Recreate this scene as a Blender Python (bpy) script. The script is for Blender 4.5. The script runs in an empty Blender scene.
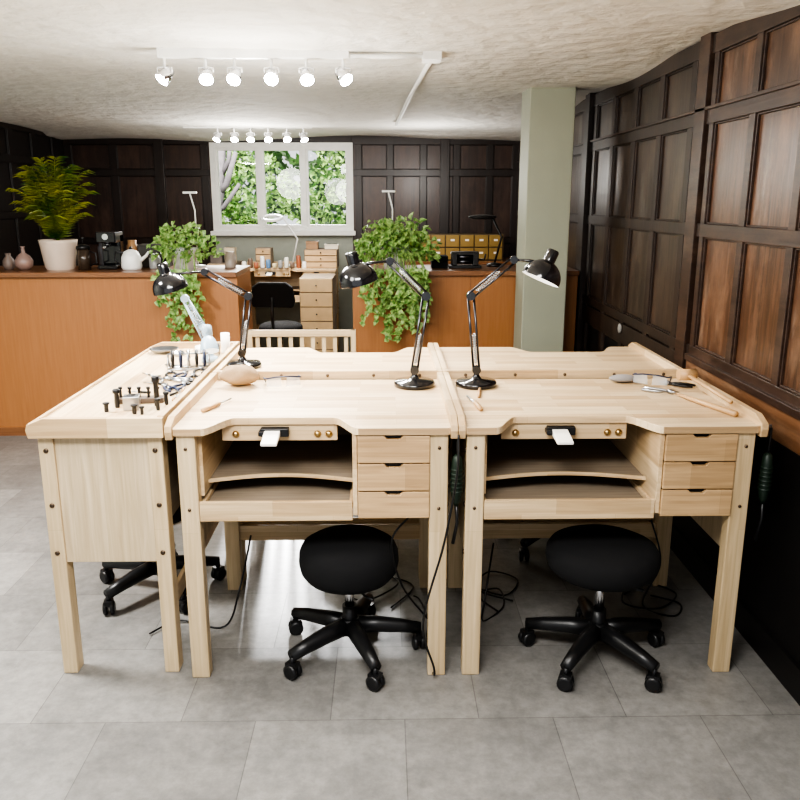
import bpy, math, random
from mathutils import Vector, Matrix, Euler
random.seed(7)
scene=bpy.context.scene
COL=scene.collection

# ---------------------------------------------------------------- mesh builder
class MB:
    def __init__(s): s.v=[];s.f=[];s.m=[];s.s=[]
    def add(s,vs,fs,m=0,sm=False):
        o=len(s.v); s.v+= [tuple(p) for p in vs]
        for f in fs: s.f.append(tuple(i+o for i in f)); s.m.append(m); s.s.append(sm)
        return s
    def box(s,x0,x1,y0,y1,z0,z1,m=0):
        vs=[(x,y,z) for z in(z0,z1) for y in(y0,y1) for x in(x0,x1)]
        return s.add(vs,[(0,2,3,1),(4,5,7,6),(0,1,5,4),(2,6,7,3),(0,4,6,2),(1,3,7,5)],m)
    def obox(s,c,size,R,m=0):
        hx,hy,hz=[q/2 for q in size]; c=Vector(c)
        vs=[c+R@Vector((x,y,z)) for z in(-hz,hz) for y in(-hy,hy) for x in(-hx,hx)]
        return s.add(vs,[(0,2,3,1),(4,5,7,6),(0,1,5,4),(2,6,7,3),(0,4,6,2),(1,3,7,5)],m)
    def prism(s,poly,axis,a,b,m=0):
        n=len(poly)
        if axis=='z': P=lambda p,h:(p[0],p[1],h)
        elif axis=='y': P=lambda p,h:(p[0],h,p[1])
        else: P=lambda p,h:(h,p[0],p[1])
        vs=[P(p,a) for p in poly]+[P(p,b) for p in poly]
        fs=[tuple(range(n))[::-1],tuple(range(n,2*n))]+[(i,(i+1)%n,n+(i+1)%n,n+i) for i in range(n)]
        return s.add(vs,fs,m)
    def lathe(s,prof,o=(0,0,0),d=(0,0,1),seg=24,m=0,sm=True,close=True):
        o=Vector(o); d=Vector(d).normalized()
        a=Vector((1,0,0)) if abs(d.x)<.9 else Vector((0,1,0))
        u=d.cross(a).normalized(); w=d.cross(u)
        vs=[];n=len(prof)
        for r,h in prof:
            for i in range(seg):
                t=2*math.pi*i/seg
                vs.append(o+d*h+(u*math.cos(t)+w*math.sin(t))*r)
        fs=[]
        for j in range(n-1):
            for i in range(seg):
                k=(i+1)%seg
                fs.append((j*seg+i,j*seg+k,(j+1)*seg+k,(j+1)*seg+i))
        s.add(vs,fs,m,sm)
        if close:
            of=len(s.v)-n*seg
            if prof[0][0]>1e-5: s.f.append(tuple(of+i for i in range(seg))[::-1]); s.m.append(m); s.s.append(False)
            if prof[-1][0]>1e-5: s.f.append(tuple(of+(n-1)*seg+i for i in range(seg))); s.m.append(m); s.s.append(False)
        return s
    def cyl(s,p0,p1,r0,r1=None,seg=14,m=0):
        if r1 is None:r1=r0
        p0=Vector(p0);p1=Vector(p1);L=(p1-p0).length
        return s.lathe([(r0,0),(r1,L)],p0,p1-p0,seg,m)
    def tube(s,pts,r,seg=8,m=0):
        pts=[Vector(p) for p in pts]; n=len(pts)
        rs=r if isinstance(r,(list,tuple)) else [r]*n
        vs=[];up=None
        for i,p in enumerate(pts):
            t=(pts[min(i+1,n-1)]-pts[max(i-1,0)]).normalized()
            if up is None:
                a=Vector((0,0,1)) if abs(t.z)<.9 else Vector((1,0,0))
                up=(a-t*a.dot(t)).normalized()
            else: up=(up-t*up.dot(t)).normalized()
            w=t.cross(up)
            for k in range(seg):
                q=2*math.pi*k/seg
                vs.append(p+(up*math.cos(q)+w*math.sin(q))*rs[i])
        fs=[(j*seg+i,j*seg+(i+1)%seg,(j+1)*seg+(i+1)%seg,(j+1)*seg+i) for j in range(n-1) for i in range(seg)]
        fs.append(tuple(range(seg))[::-1]); fs.append(tuple((n-1)*seg+i for i in range(seg)))
        return s.add(vs,fs,m,True)
    def ell(s,c,r,m=0,seg=16,rings=9,lump=0):
        c=Vector(c);vs=[];fs=[]
        for j in range(rings+1):
            a=math.pi*(j/rings); 
            for i in range(seg):
                t=2*math.pi*i/seg
                rr=max(math.sin(a),1e-3)
                q=1+lump*(math.sin(3*t+2*a)+.6*math.sin(5*t-a*3+1))*rr
                vs.append(c+Vector((r[0]*rr*math.cos(t)*q,r[1]*rr*math.sin(t)*q,-r[2]*math.cos(a)*(q if a>1.57 else 1))))
        for j in range(rings):
            for i in range(seg):
                fs.append((j*seg+i,j*seg+(i+1)%seg,(j+1)*seg+(i+1)%seg,(j+1)*seg+i))
        return s.add(vs,fs,m,True)
    def leaf(s,p,d,nrm,L,W,m=0,heart=True,droop=.15):
        p=Vector(p);d=Vector(d).normalized();nrm=Vector(nrm)
        w=d.cross(nrm)
        if w.length<1e-3: w=d.cross(Vector((.3,.5,.8)))
        w.normalize(); n=w.cross(d).normalized()
        tip=p+d*L-n*L*droop
        if heart:
            L1=p+d*L*.12+w*W*.5+n*W*.16; L2=p+d*L*.55+w*W*.40+n*W*.08
            R1=p+d*L*.12-w*W*.5+n*W*.16; R2=p+d*L*.55-w*W*.40+n*W*.08
            s.add([p,L1,L2,tip,R2,R1],[(0,1,2,3),(0,3,4,5)],m,False)
        else:
            L1=p+d*L*.4+w*W*.5; R1=p+d*L*.4-w*W*.5
            s.add([p,L1,tip,R1],[(0,1,2),(0,2,3)],m,False)
    def obj(s,name,mats,parent=None,loc=(0,0,0),rotz=0,bevel=0,label=None,category=None,group=None,kind=None,rot=None):
        me=bpy.data.meshes.new(name)
        me.from_pydata(s.v,[],s.f); 
        if not isinstance(mats,(list,tuple)): mats=[mats]
        for q in mats: me.materials.append(q)
        me.polygons.foreach_set('material_index',s.m)
        me.polygons.foreach_set('use_smooth',s.s)
        me.update()
        o=bpy.data.objects.new(name,me); COL.objects.link(o)
        o.location=loc
        o.rotation_euler=rot if rot else (0,0,rotz)
        if parent: o.parent=parent
        if bevel:
            b=o.modifiers.new('bevel','BEVEL'); b.width=bevel; b.segments=2; b.limit_method='ANGLE'; b.angle_limit=math.radians(50)
        for k,q in (('label',label),('category',category),('group',group),('kind',kind)):
            if q: o[k]=q
        return o

def empty(name,loc,rotz=0,label=None,category=None,group=None):
    o=bpy.data.objects.new(name,None); COL.objects.link(o); o.location=loc; o.rotation_euler=(0,0,rotz); o.empty_display_size=.05
    for k,q in (('label',label),('category',category),('group',group)):
        if q: o[k]=q
    return o

# ---------------------------------------------------------------- materials
def newmat(name):
    m=bpy.data.materials.new(name); m.use_nodes=True
    nt=m.node_tree; b=nt.nodes['Principled BSDF']
    return m,nt,b
def plain(name,c,rough=.5,metal=0,coat=0,emit=None,es=0,var=.12,vscale=12,bump=0,bscale=200,bdist=.01):
    m,nt,b=newmat(name); N=nt.nodes; L=nt.links
    tc=N.new('ShaderNodeTexCoord'); no=N.new('ShaderNodeTexNoise'); no.inputs['Scale'].default_value=vscale; no.inputs['Detail'].default_value=4
    L.new(tc.outputs['Object'],no.inputs['Vector'])
    mx=N.new('ShaderNodeMix'); mx.data_type='RGBA'
    mx.inputs['A'].default_value=tuple(max(0,q*(1-var)) for q in c)+(1,)
    mx.inputs['B'].default_value=tuple(min(1,q*(1+var)) for q in c)+(1,)
    L.new(no.outputs['Fac'],mx.inputs['Factor']); L.new(mx.outputs['Result'],b.inputs['Base Color'])
    b.inputs['Roughness'].default_value=rough; b.inputs['Metallic'].default_value=metal; b.inputs['Coat Weight'].default_value=coat
    if emit: b.inputs['Emission Color'].default_value=tuple(emit)+(1,); b.inputs['Emission Strength'].default_value=es
    if bump:
        n2=N.new('ShaderNodeTexNoise'); n2.inputs['Scale'].default_value=bscale; n2.inputs['Detail'].default_value=5; L.new(tc.outputs['Object'],n2.inputs['Vector'])
        bp=N.new('ShaderNodeBump'); bp.inputs['Strength'].default_value=bump; bp.inputs['Distance'].default_value=bdist
        L.new(n2.outputs['Fac'],bp.inputs['Height']); L.new(bp.outputs['Normal'],b.inputs['Normal'])
    return m
def wood(name,c1,c2,along='x',stave=.045,length=.45,rough=.45,grain=.25,plane=None,coat=0,bump=.05,worn=None,gs=40,chalk=None):
    m,nt,b=newmat(name); N=nt.nodes; L=nt.links
    tc=N.new('ShaderNodeTexCoord'); sp=N.new('ShaderNodeSeparateXYZ'); L.new(tc.outputs['Object'],sp.inputs[0])
    ax={'x':'X','y':'Y','z':'Z'}; other=plane or {'x':'y','y':'x','z':'x'}[along]
    cb=N.new('ShaderNodeCombineXYZ'); L.new(sp.outputs[ax[along]],cb.inputs[0]); L.new(sp.outputs[ax[other]],cb.inputs[1])
    br=N.new('ShaderNodeTexBrick'); L.new(cb.outputs[0],br.inputs['Vector'])
    br.inputs['Scale'].default_value=1; br.inputs['Brick Width'].default_value=length; br.inputs['Row Height'].default_value=stave
    br.inputs['Mortar Size'].default_value=.0004; br.offset=.37; br.offset_frequency=2
    br.inputs['Color1'].default_value=tuple(c1)+(1,); br.inputs['Color2'].default_value=tuple(c2)+(1,)
    br.inputs['Mortar'].default_value=tuple(q*.8 for q in c2)+(1,)
    mp=N.new('ShaderNodeMapping'); L.new(tc.outputs['Object'],mp.inputs[0])
    lo=gs/20
    sc={'x':(lo,gs,gs),'y':(gs,lo,gs),'z':(gs,gs,lo)}[along]; mp.inputs['Scale'].default_value=sc
    no=N.new('ShaderNodeTexNoise'); no.inputs['Scale'].default_value=1.6; no.inputs['Detail'].default_value=6; no.inputs['Distortion'].default_value=.6
    L.new(mp.outputs[0],no.inputs['Vector'])
    rp=N.new('ShaderNodeValToRGB'); rp.color_ramp.elements[0].position=.3; rp.color_ramp.elements[1].position=.75
    g=1-grain
    rp.color_ramp.elements[0].color=(g,g*.95,g*.88,1); rp.color_ramp.elements[1].color=(1.0,1.0,1.0,1)
    L.new(no.outputs['Fac'],rp.inputs[0])
    mx=N.new('ShaderNodeMix'); mx.data_type='RGBA'; mx.blend_type='MULTIPLY'; mx.inputs['Factor'].default_value=1
    L.new(br.outputs['Color'],mx.inputs['A']); L.new(rp.outputs[0],mx.inputs['B'])
    out=mx.outputs['Result']
    def patch(out,colr,scale,lo_,hi_,amt,stretch):
        nw=N.new('ShaderNodeTexNoise'); nw.inputs['Scale'].default_value=scale; nw.inputs['Detail'].default_value=9; nw.inputs['Roughness'].default_value=.75
        m3=N.new('ShaderNodeMapping');m3.inputs['Scale'].default_value={'x':(stretch,1.3,1.3),'y':(1.3,stretch,1.3),'z':(1.3,1.3,stretch)}[along]
        m3.inputs['Location'].default_value=(scale,scale*.3,0)
        L.new(tc.outputs['Object'],m3.inputs[0]);L.new(m3.outputs[0],nw.inputs['Vector'])
        rw=N.new('ShaderNodeValToRGB'); rw.color_ramp.elements[0].position=lo_; rw.color_ramp.elements[1].position=hi_
        rw.color_ramp.elements[0].color=(0,0,0,1); rw.color_ramp.elements[1].color=(amt,amt,amt,1); L.new(nw.outputs['Fac'],rw.inputs[0])
        m2=N.new('ShaderNodeMix'); m2.data_type='RGBA'; L.new(rw.outputs[0],m2.inputs['Factor']); L.new(out,m2.inputs['A']); m2.inputs['B'].default_value=tuple(colr)+(1,)
        return m2.outputs['Result'],nw
    if worn:
        out,nw=patch(out,worn,5.5,.46,.70,.85,.5)
        if chalk: out,_=patch(out,chalk,3.1,.56,.72,.6,.35)
        rr=N.new('ShaderNodeMapRange');rr.inputs['To Min'].default_value=rough-.08;rr.inputs['To Max'].default_value=rough+.2
        L.new(nw.outputs['Fac'],rr.inputs['Value']);L.new(rr.outputs[0],b.inputs['Roughness'])
    else: b.inputs['Roughness'].default_value=rough
    L.new(out,b.inputs['Base Color'])
    b.inputs['Coat Weight'].default_value=coat; b.inputs['Coat Roughness'].default_value=.25
    bp=N.new('ShaderNodeBump'); bp.inputs['Strength'].default_value=bump; bp.inputs['Distance'].default_value=.003
    L.new(no.outputs['Fac'],bp.inputs['Height']); L.new(bp.outputs['Normal'],b.inputs['Normal'])
    return m
PALE1=(.72,.56,.36); PALE2=(.56,.40,.23)
w_top=wood('pale_wood_top',(.77,.62,.42),(.57,.40,.23),'x',.055,.38,grain=.22)
w_x=wood('pale_wood_x',PALE1,PALE2,'x',.09,.33,plane='z')
w_z=wood('pale_wood_z',(.68,.54,.35),(.60,.46,.28),'z',.07,.9,plane='x')
w_zy=wood('pale_wood_zy',(.66,.54,.37),(.61,.49,.32),'z',.11,1.4,plane='y')
w_y=wood('pale_wood_y',PALE1,PALE2,'y',.2,.42,plane='z')
w_draw=wood('drawer_wood',(.62,.43,.24),(.48,.32,.17),'x',.09,.3,plane='z',grain=.35)
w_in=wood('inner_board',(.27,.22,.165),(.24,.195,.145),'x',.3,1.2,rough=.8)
w_orange=wood('orange_ply',(.37,.165,.062),(.35,.155,.058),'z',1.2,3.0,rough=.45,plane='x',grain=.12,coat=.15)
w_orange_top=wood('orange_top',(.26,.12,.055),(.23,.105,.05),'x',.3,2,rough=.3,coat=.3)
w_dark=wood('dark_panel',(.060,.035,.023),(.040,.025,.018),'z',.42,2,rough=.33,grain=.6,plane='y',coat=.3,bump=.3,worn=(.115,.075,.052),gs=26,chalk=(.17,.15,.13))
w_darkst=wood('dark_stile',(.034,.019,.013),(.028,.016,.011),'z',.42,2,rough=.42,grain=.5,plane='y',coat=.15,bump=.3,worn=(.062,.038,.026),gs=26)
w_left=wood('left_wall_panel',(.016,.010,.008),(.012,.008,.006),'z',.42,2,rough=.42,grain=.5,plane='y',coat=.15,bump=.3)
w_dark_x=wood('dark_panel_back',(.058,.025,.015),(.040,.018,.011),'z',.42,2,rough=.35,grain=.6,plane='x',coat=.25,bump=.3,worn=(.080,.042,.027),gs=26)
w_dark_xs=wood('dark_stile_back',(.024,.012,.008),(.018,.009,.006),'z',.42,2,rough=.4,grain=.5,plane='x',coat=.15,bump=.3)
w_brown=wood('brown_panel',(.13,.060,.031),(.085,.040,.021),'z',.42,2,rough=.33,grain=.65,plane='y',coat=.3,bump=.4,worn=(.21,.115,.068),gs=26,chalk=(.33,.25,.19))
w_brownrail=wood('brown_rail',(.052,.026,.016),(.042,.021,.013),'y',.3,2,rough=.4,grain=.5,plane='z',coat=.2,bump=.3,worn=(.095,.053,.034),gs=26,chalk=(.13,.09,.065))
w_dado=wood('dado_band',(.24,.115,.055),(.18,.085,.042),'y',.3,1,rough=.4,grain=.5,plane='z',coat=.2,bump=.3,worn=(.28,.17,.10),gs=26)
near_black=plain('near_black',(.006,.005,.005),.5)  # near-black tone of the lower right wall and baseboard
blackp=plain('black_plastic',(.010,.010,.011),.38)
black_gloss=plain('black_gloss',(.010,.010,.012),.15,coat=.6)
black_fab=plain('black_fabric',(.005,.005,.006),.9,bump=.4,bscale=600)
chrome=plain('chrome',(.75,.75,.77),.15,1)
steel=plain('steel',(.45,.46,.48),.3,1)
gunmetal=plain('dark_metal_arm',(.10,.10,.11),.28,1)
boltm=plain('bolt_metal',(.16,.12,.09),.35,1)
white_enamel=plain('white_enamel',(.82,.82,.80),.3)
white_inside=plain('white_inside',(.8,.8,.78),.4,emit=(1,.97,.9),es=.6)
white_paint=plain('white_paint',(.74,.74,.71),.4)
grey_plate=plain('grey_plate',(.28,.27,.25),.4)
grey_wall=plain('grey_green_wall',(.34,.36,.31),.7)
col_mat=plain('sage_column',(.34,.355,.275),.6,var=.05,vscale=3)
terracotta=plain('cream_pot',(.60,.49,.40),.6)
brass=plain('brass',(.5,.36,.18),.3,1)
leather=plain('suede_bag',(.34,.23,.13),.85,bump=.3,bscale=80,var=.3)
yellow=plain('ochre_drawer',(.27,.175,.05),.5)
navy=plain('navy_grip',(.02,.03,.07),.4)
bluegrey=plain('blue_grey_enamel',(.36,.46,.54),.35)
cork=plain('cream_wood',(.88,.84,.77),.6)
handlew=plain('handle_wood',(.50,.31,.15),.4)
greencable=plain('dark_green_rubber',(.010,.022,.013),.5)
soil=plain('soil',(.03,.02,.015),.9)
lens=plain('lamp_lens',(1,1,1),.3,emit=(1,.97,.92),es=110)
bark=plain('bark',(.09,.08,.085),.9,vscale=20,var=.5)
def leafmat(name,c1,c2,trans=.25,sc=25):
    m,nt,b=newmat(name);N=nt.nodes;L=nt.links
    tc=N.new('ShaderNodeTexCoord');no=N.new('ShaderNodeTexNoise');no.inputs['Scale'].default_value=sc
    L.new(tc.outputs['Object'],no.inputs['Vector'])
    rp=N.new('ShaderNodeValToRGB');rp.color_ramp.elements[0].position=.35;rp.color_ramp.elements[1].position=.65
    rp.color_ramp.elements[0].color=tuple(c1)+(1,);rp.color_ramp.elements[1].color=tuple(c2)+(1,)
    L.new(no.outputs['Fac'],rp.inputs[0]);L.new(rp.outputs[0],b.inputs['Base Color'])
    b.inputs['Roughness'].default_value=.4
    tr=N.new('ShaderNodeBsdfTranslucent');L.new(rp.outputs[0],tr.inputs['Color'])
    ms=N.new('ShaderNodeMixShader');ms.inputs[0].default_value=trans
    L.new(b.outputs[0],ms.inputs[1]);L.new(tr.outputs[0],ms.inputs[2]);L.new(ms.outputs[0],N['Material Output'].inputs['Surface'])
    return m
leaf_pothos=leafmat('pothos_leaf',(.09,.23,.045),(.44,.60,.22),sc=40)
leaf_palm=leafmat('palm_leaf',(.045,.13,.02),(.38,.38,.05),sc=6)
leaf_out=leafmat('tree_leaf',(.05,.15,.02),(.40,.58,.18),.35,4)
leaf_dark=leafmat('deep_foliage',(.015,.05,.012),(.08,.18,.04),.2,3)
glass,nt,b=newmat('window_glass')
tr=nt.nodes.new('ShaderNodeBsdfTransparent');gl=nt.nodes.new('ShaderNodeBsdfGlossy');gl.inputs['Roughness'].default_value=.02
ms=nt.nodes.new('ShaderNodeMixShader');ms.inputs[0].default_value=.04
nt.links.new(tr.outputs[0],ms.inputs[1]);nt.links.new(gl.outputs[0],ms.inputs[2]);nt.links.new(ms.outputs[0],nt.nodes['Material Output'].inputs['Surface'])
clearp,nt,b=newmat('clear_plastic')
b.inputs['Base Color'].default_value=(.8,.85,.92,1);b.inputs['Roughness'].default_value=.08;b.inputs['Alpha'].default_value=.35
# floor
floor_m,nt,b=newmat('stone_tile');N=nt.nodes;L=nt.links
tc=N.new('ShaderNodeTexCoord');mp=N.new('ShaderNodeMapping');L.new(tc.outputs['Object'],mp.inputs[0]);mp.inputs['Location'].default_value=(.44,.35,0)
br=N.new('ShaderNodeTexBrick');L.new(mp.outputs[0],br.inputs[0]);br.inputs['Scale'].default_value=1;br.inputs['Brick Width'].default_value=.50;br.inputs['Row Height'].default_value=.45
br.inputs['Mortar Size'].default_value=.0018;br.inputs['Mortar Smooth'].default_value=.3;br.offset=.5
br.inputs['Color1'].default_value=(.245,.238,.227,1);br.inputs['Color2'].default_value=(.17,.166,.16,1);br.inputs['Mortar'].default_value=(.115,.112,.108,1)
def noise(sc,det,rg):
    n=N.new('ShaderNodeTexNoise');n.inputs['Scale'].default_value=sc;n.inputs['Detail'].default_value=det;n.inputs['Roughness'].default_value=rg;L.new(tc.outputs['Object'],n.inputs['Vector']);return n
n1=noise(4.2,9,.75);n3=noise(22,8,.75)
rp=N.new('ShaderNodeValToRGB');rp.color_ramp.elements[0].position=.36;rp.color_ramp.elements[1].position=.64
rp.color_ramp.elements[0].color=(.82,.82,.82,1);rp.color_ramp.elements[1].color=(1.15,1.14,1.12,1);L.new(n1.outputs['Fac'],rp.inputs[0])
rp2=N.new('ShaderNodeValToRGB');rp2.color_ramp.elements[0].position=.38;rp2.color_ramp.elements[1].position=.62
rp2.color_ramp.elements[0].color=(.84,.84,.84,1);rp2.color_ramp.elements[1].color=(1.10,1.10,1.10,1);L.new(n3.outputs['Fac'],rp2.inputs[0])
mx=N.new('ShaderNodeMix');mx.data_type='RGBA';mx.blend_type='MULTIPLY';mx.inputs['Factor'].default_value=1
L.new(br.outputs['Color'],mx.inputs['A']);L.new(rp.outputs[0],mx.inputs['B'])
mx2=N.new('ShaderNodeMix');mx2.data_type='RGBA';mx2.blend_type='MULTIPLY';mx2.inputs['Factor'].default_value=1
L.new(mx.outputs['Result'],mx2.inputs['A']);L.new(rp2.outputs[0],mx2.inputs['B']);L.new(mx2.outputs['Result'],b.inputs['Base Color'])
b.inputs['Roughness'].default_value=.38
bp=N.new('ShaderNodeBump');bp.inputs['Strength'].default_value=.25;bp.inputs['Distance'].default_value=.002
mm=N.new('ShaderNodeMath');mm.operation='SUBTRACT';L.new(n3.outputs['Fac'],mm.inputs[0]);L.new(br.outputs['Fac'],mm.inputs[1])
L.new(mm.outputs[0],bp.inputs['Height']);L.new(bp.outputs['Normal'],b.inputs['Normal'])
ceil_m=plain('plaster_ceiling',(.68,.665,.62),.85,var=.09,vscale=3,bump=.75,bscale=8,bdist=.04)

# ---------------------------------------------------------------- room shell
XL,XR,YF,YB=-3.42,1.47,-1.5,9.0
M=MB();M.box(XL-.1,XR+.1,YF,YB+.1,-.1,0);M.obj('floor',floor_m,kind='structure')
M=MB();nx,ny=60,110
def cz(x,y):
    z=2.405
    if y>5.8: z-=.06*min(1,(y-5.8)/1.2)
    z+=.015*math.sin(x*1.7+y*.9)+.010*math.sin(y*2.3-x)+.005*math.sin(x*4.1+1)*math.sin(y*3.7)
    if x>XR-.5: z-=.035*((x-XR+.5)/.5)*(1+math.sin(y*2.9))*.5
    if y>YB-.5: z-=.03*(1+math.sin(x*3.1))*.5
    return z
vs=[];fs=[]
for j in range(ny+1):
    for i in range(nx+1):
        x=XL-.1+(XR-XL+.2)*i/nx;y=YF+(YB+.1-YF)*j/ny
        vs.append((x,y,cz(x,y)))
for j in range(ny):
    for i in range(nx):
        a=j*(nx+1)+i;fs.append((a,a+nx+1,a+nx+2,a+1))
M.add(vs,fs,0,True);M.box(XL-.1,XR+.1,YF,YB+.1,2.5,2.6,0);M.obj('ceiling',ceil_m,kind='structure')

def panel_wall(M,axis,c,sg,s0,s1,stiles,rails,mp=0,mr=0,dep=.020,zt=2.5,th=.1,zlow=None,ml=None,sw=.05):
    def bx(a0,a1,z0,z1,d0,d1,m):
        lo,hi=sorted((c+sg*d0,c+sg*d1))
        if axis=='x': M.box(lo,hi,a0,a1,z0,z1,m)
        else: M.box(a0,a1,lo,hi,z0,z1,m)
    bx(s0,s1,0,zt,-th,0,mp)
    for s in stiles: bx(max(s0,s-sw),min(s1,s+sw),0,zt-.1,0,dep,mr)
    for z,h in rails: bx(s0,s1,z-h/2,z+h/2,0,dep+.002,mr)
    ss=sorted(stiles)
    for a,b_ in zip(ss[:-1],ss[1:]):
        for (z0,h0),(z1,h1) in zip(rails[:-1],rails[1:]):
            A0,A1,Z0,Z1=a+sw,b_-sw,z0+h0/2,z1-h1/2
            if A1-A0<.08 or Z1-Z0<.08: continue
            t=.008
            for q in ((A0,A1,Z0,Z0+t),(A0,A1,Z1-t,Z1),(A0,A0+t,Z0,Z1),(A1-t,A1,Z0,Z1)):
                bx(*q,0,.012,mr)
            if zlow is not None and Z1<zlow: bx(A0+.02,A1-.02,Z0+.02,Z1-.02,0,.004,ml)
RL=[(.06,.12),(.90,.12),(1.0,.05),(1.56,.06),(2.06,.07),(2.36,.08)]
M=MB()
st=[3.72-.415*i for i in range(13)]
panel_wall(M,'x',XR,-1,YF,3.74,st,RL,1,2,sw=.026,zlow=.9,ml=3)
panel_wall(M,'x',XR,-1,3.74,5.92,[3.97,4.42,4.87,5.32,5.77],RL,0,5,sw=.034,zlow=.9,ml=3)
panel_wall(M,'x',XR,-1,5.92,YB,[6.1,6.7,7.3,7.9,8.5,8.98],RL,0,5,sw=.045)
M.box(XR-.034,XR,3.77,3.89,0,2.42,2)
M.box(XR-.05,XR,5.84,5.96,0,2.42,5)
M.box(XR-.030,XR,YF,3.74,0,.83,3)
M.box(XR-.034,XR,YF,YB,2.085,2.10,2)
M.box(XR-.028,XR,YF,3.74,.83,.955,4);M.box(XR-.040,XR,YF,3.74,.955,.985,2)
M.obj('wall_right',[w_dark,w_brown,w_brownrail,near_black,w_dado,w_darkst],kind='structure',bevel=.003)
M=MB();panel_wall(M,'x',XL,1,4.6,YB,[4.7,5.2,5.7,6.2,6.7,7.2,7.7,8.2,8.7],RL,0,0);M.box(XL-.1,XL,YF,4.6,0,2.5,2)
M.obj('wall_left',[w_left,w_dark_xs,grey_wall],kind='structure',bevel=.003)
WX0,WX1,WZ0,WZ1=-1.86,-.35,1.36,2.28
M=MB()
RB=[(.06,.12),(.95,.1),(1.26,.06),(1.98,.07),(2.31,.08)]
panel_wall(M,'y',YB,-1,XL,WX0,[-3.38,-2.9,-2.42,-1.93],RB,0,3,sw=.04)
panel_wall(M,'y',YB,-1,WX1,XR,[-.28,.06,.42,.78,1.14,1.42],RB,0,3,sw=.035)
M.box(.60,.70,YB-.06,YB,0,2.38,3);M.box(-2.46,-2.36,YB-.05,YB,0,2.38,3)
M.box(WX0,WX1,YB,YB+.1,0,WZ0,1);M.box(WX0,WX1,YB,YB+.1,WZ1,2.5,3)
M.obj('wall_back',[w_dark_x,grey_wall,white_paint,w_dark_xs],kind='structure',bevel=.003)
# window
M=MB();y0,y1=YB-.03,YB+.06;F=.045
M.box(WX0-.01,WX1+.01,y0,y1,WZ0,WZ0+F);M.box(WX0-.01,WX1+.01,y0,y1,WZ1-F,WZ1+.01);M.box(WX0-.01,WX0+F,y0+.002,y1,WZ0+F,WZ1-F);M.box(WX1-F,WX1+.01,y0+.002,y1,WZ0+F,WZ1-F)
M.box(WX0-.03,WX1+.03,YB-.10,YB+.02,WZ0-.04,WZ0+.005)
q=(WX1-WX0-2*F)/3;h=.02;S_=.026
for i in (1,2): M.box(WX0+F+q*i-h,WX0+F+q*i+h,y0+.002,y1,WZ0+F,WZ1-F)
for i in range(3):
    a=WX0+F+q*i+(h if i else 0);b_=WX0+F+q*(i+1)-(h if i<2 else 0)
    ya,yb=YB-.01,YB+.04
    M.box(a,b_,ya,yb,WZ0+F,WZ0+F+S_);M.box(a,b_,ya,yb,WZ1-F-S_,WZ1-F);M.box(a,a+S_,ya,yb,WZ0+F+S_,WZ1-F-S_);M.box(b_-S_,b_,ya,yb,WZ0+F+S_,WZ1-F-S_)
win=M.obj('window_1',white_paint,kind='structure')
M=MB();M.add([(WX0+.03,YB+.02,WZ0+.03),(WX1-.03,YB+.02,WZ0+.03),(WX1-.03,YB+.02,WZ1-.03),(WX0+.03,YB+.02,WZ1-.03)],[(0,1,2,3)]);M.obj('window_pane',glass,win)
M=MB();M.box(.94,1.235,5.45,5.78,0,2.42);M.obj('wall_column',col_mat,kind='structure',bevel=.006)
M=MB();M.box(XR-.045,XR-.03,YF,3.7,0,.12);M.obj('baseboard_right',near_black,kind='structure')
M=MB()
M.tube([(.235,4.25,2.372),(.17,5.8,2.368),(.105,7.3,2.325)],.013);M.tube([(-.17,4.2,2.375),(.25,4.2,2.375)],.012)
M.box(.19,.28,4.17,4.30,2.36,2.42);M.obj('trim_1',white_paint,kind='structure')
M=MB();M.lathe([(.030,0),(.030,.010),(.02,.014),(.001,.014)],(XR-.024,4.85,.93),(-1,0,0),20);M.obj('trim_2',grey_plate,kind='structure')

# outside
M=MB();M.box(-10,8,YB+.2,20,-.3,-.1);M.obj('ground_outside',plain('grass',(.12,.22,.06),.9),kind='structure')
M=MB()
def rl(): return (random.uniform(-1,1),random.uniform(-1,.2),random.uniform(-1,.5)),(random.uniform(-1,1),random.uniform(-1,0),random.uniform(-1,1))
for i in range(9000):
    x=random.uniform(-4.2,1.0);z=random.uniform(.5,2.75);y=13+random.uniform(-.5,.5)+.3*math.sin(x*2+z)
    if math.sin(x*4.2+1)+math.sin(z*5.1+x*3)+.5*math.sin(x*9+z*7)>1.0 : continue
    d,n_=rl();M.leaf((x,y,z),d,n_,.08,.055)
for i in range(3500):
    x=random.uniform(-4.6,1.4);z=random.uniform(.2,2.6);y=14.2+random.uniform(-.3,.3)
    if math.sin(x*3.1)+math.sin(z*4+x*2)>1.3: continue
    d,n_=rl();M.leaf((x,y,z),d,n_,.18,.13,1)
M.obj('hedge_foliage',[leaf_out,leaf_dark],kind='stuff',label='sunlit green garden foliage outside the window',category='tree')
M=MB()
M.tube([(-2.45,11.1,-.1),(-2.40,11.1,1.2),(-2.25,11.1,1.8),(-2.18,11.1,2.4)],[.15,.13,.11,.09],10)
M.tube([(-2.38,11.1,1.4),(-2.5,11.1,1.9),(-2.52,11.1,2.5)],[.08,.06,.05],8)
M.tube([(-2.30,11.1,1.7),(-2.1,11.05,1.9),(-1.95,11.0,2.3)],[.06,.045,.03],8)
M.tube([(-2.34,11.1,1.5),(-2.15,11.05,1.6),(-1.92,11.0,1.9)],[.05,.035,.025],8)
M.tube([(-2.22,11.1,1.95),(-2.05,11.05,2.2),(-2.02,11.0,2.45)],[.05,.035,.025],8)
M.obj('tree_trunk',bark,label='bare branching tree trunk outside the window',category='tree')

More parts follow.
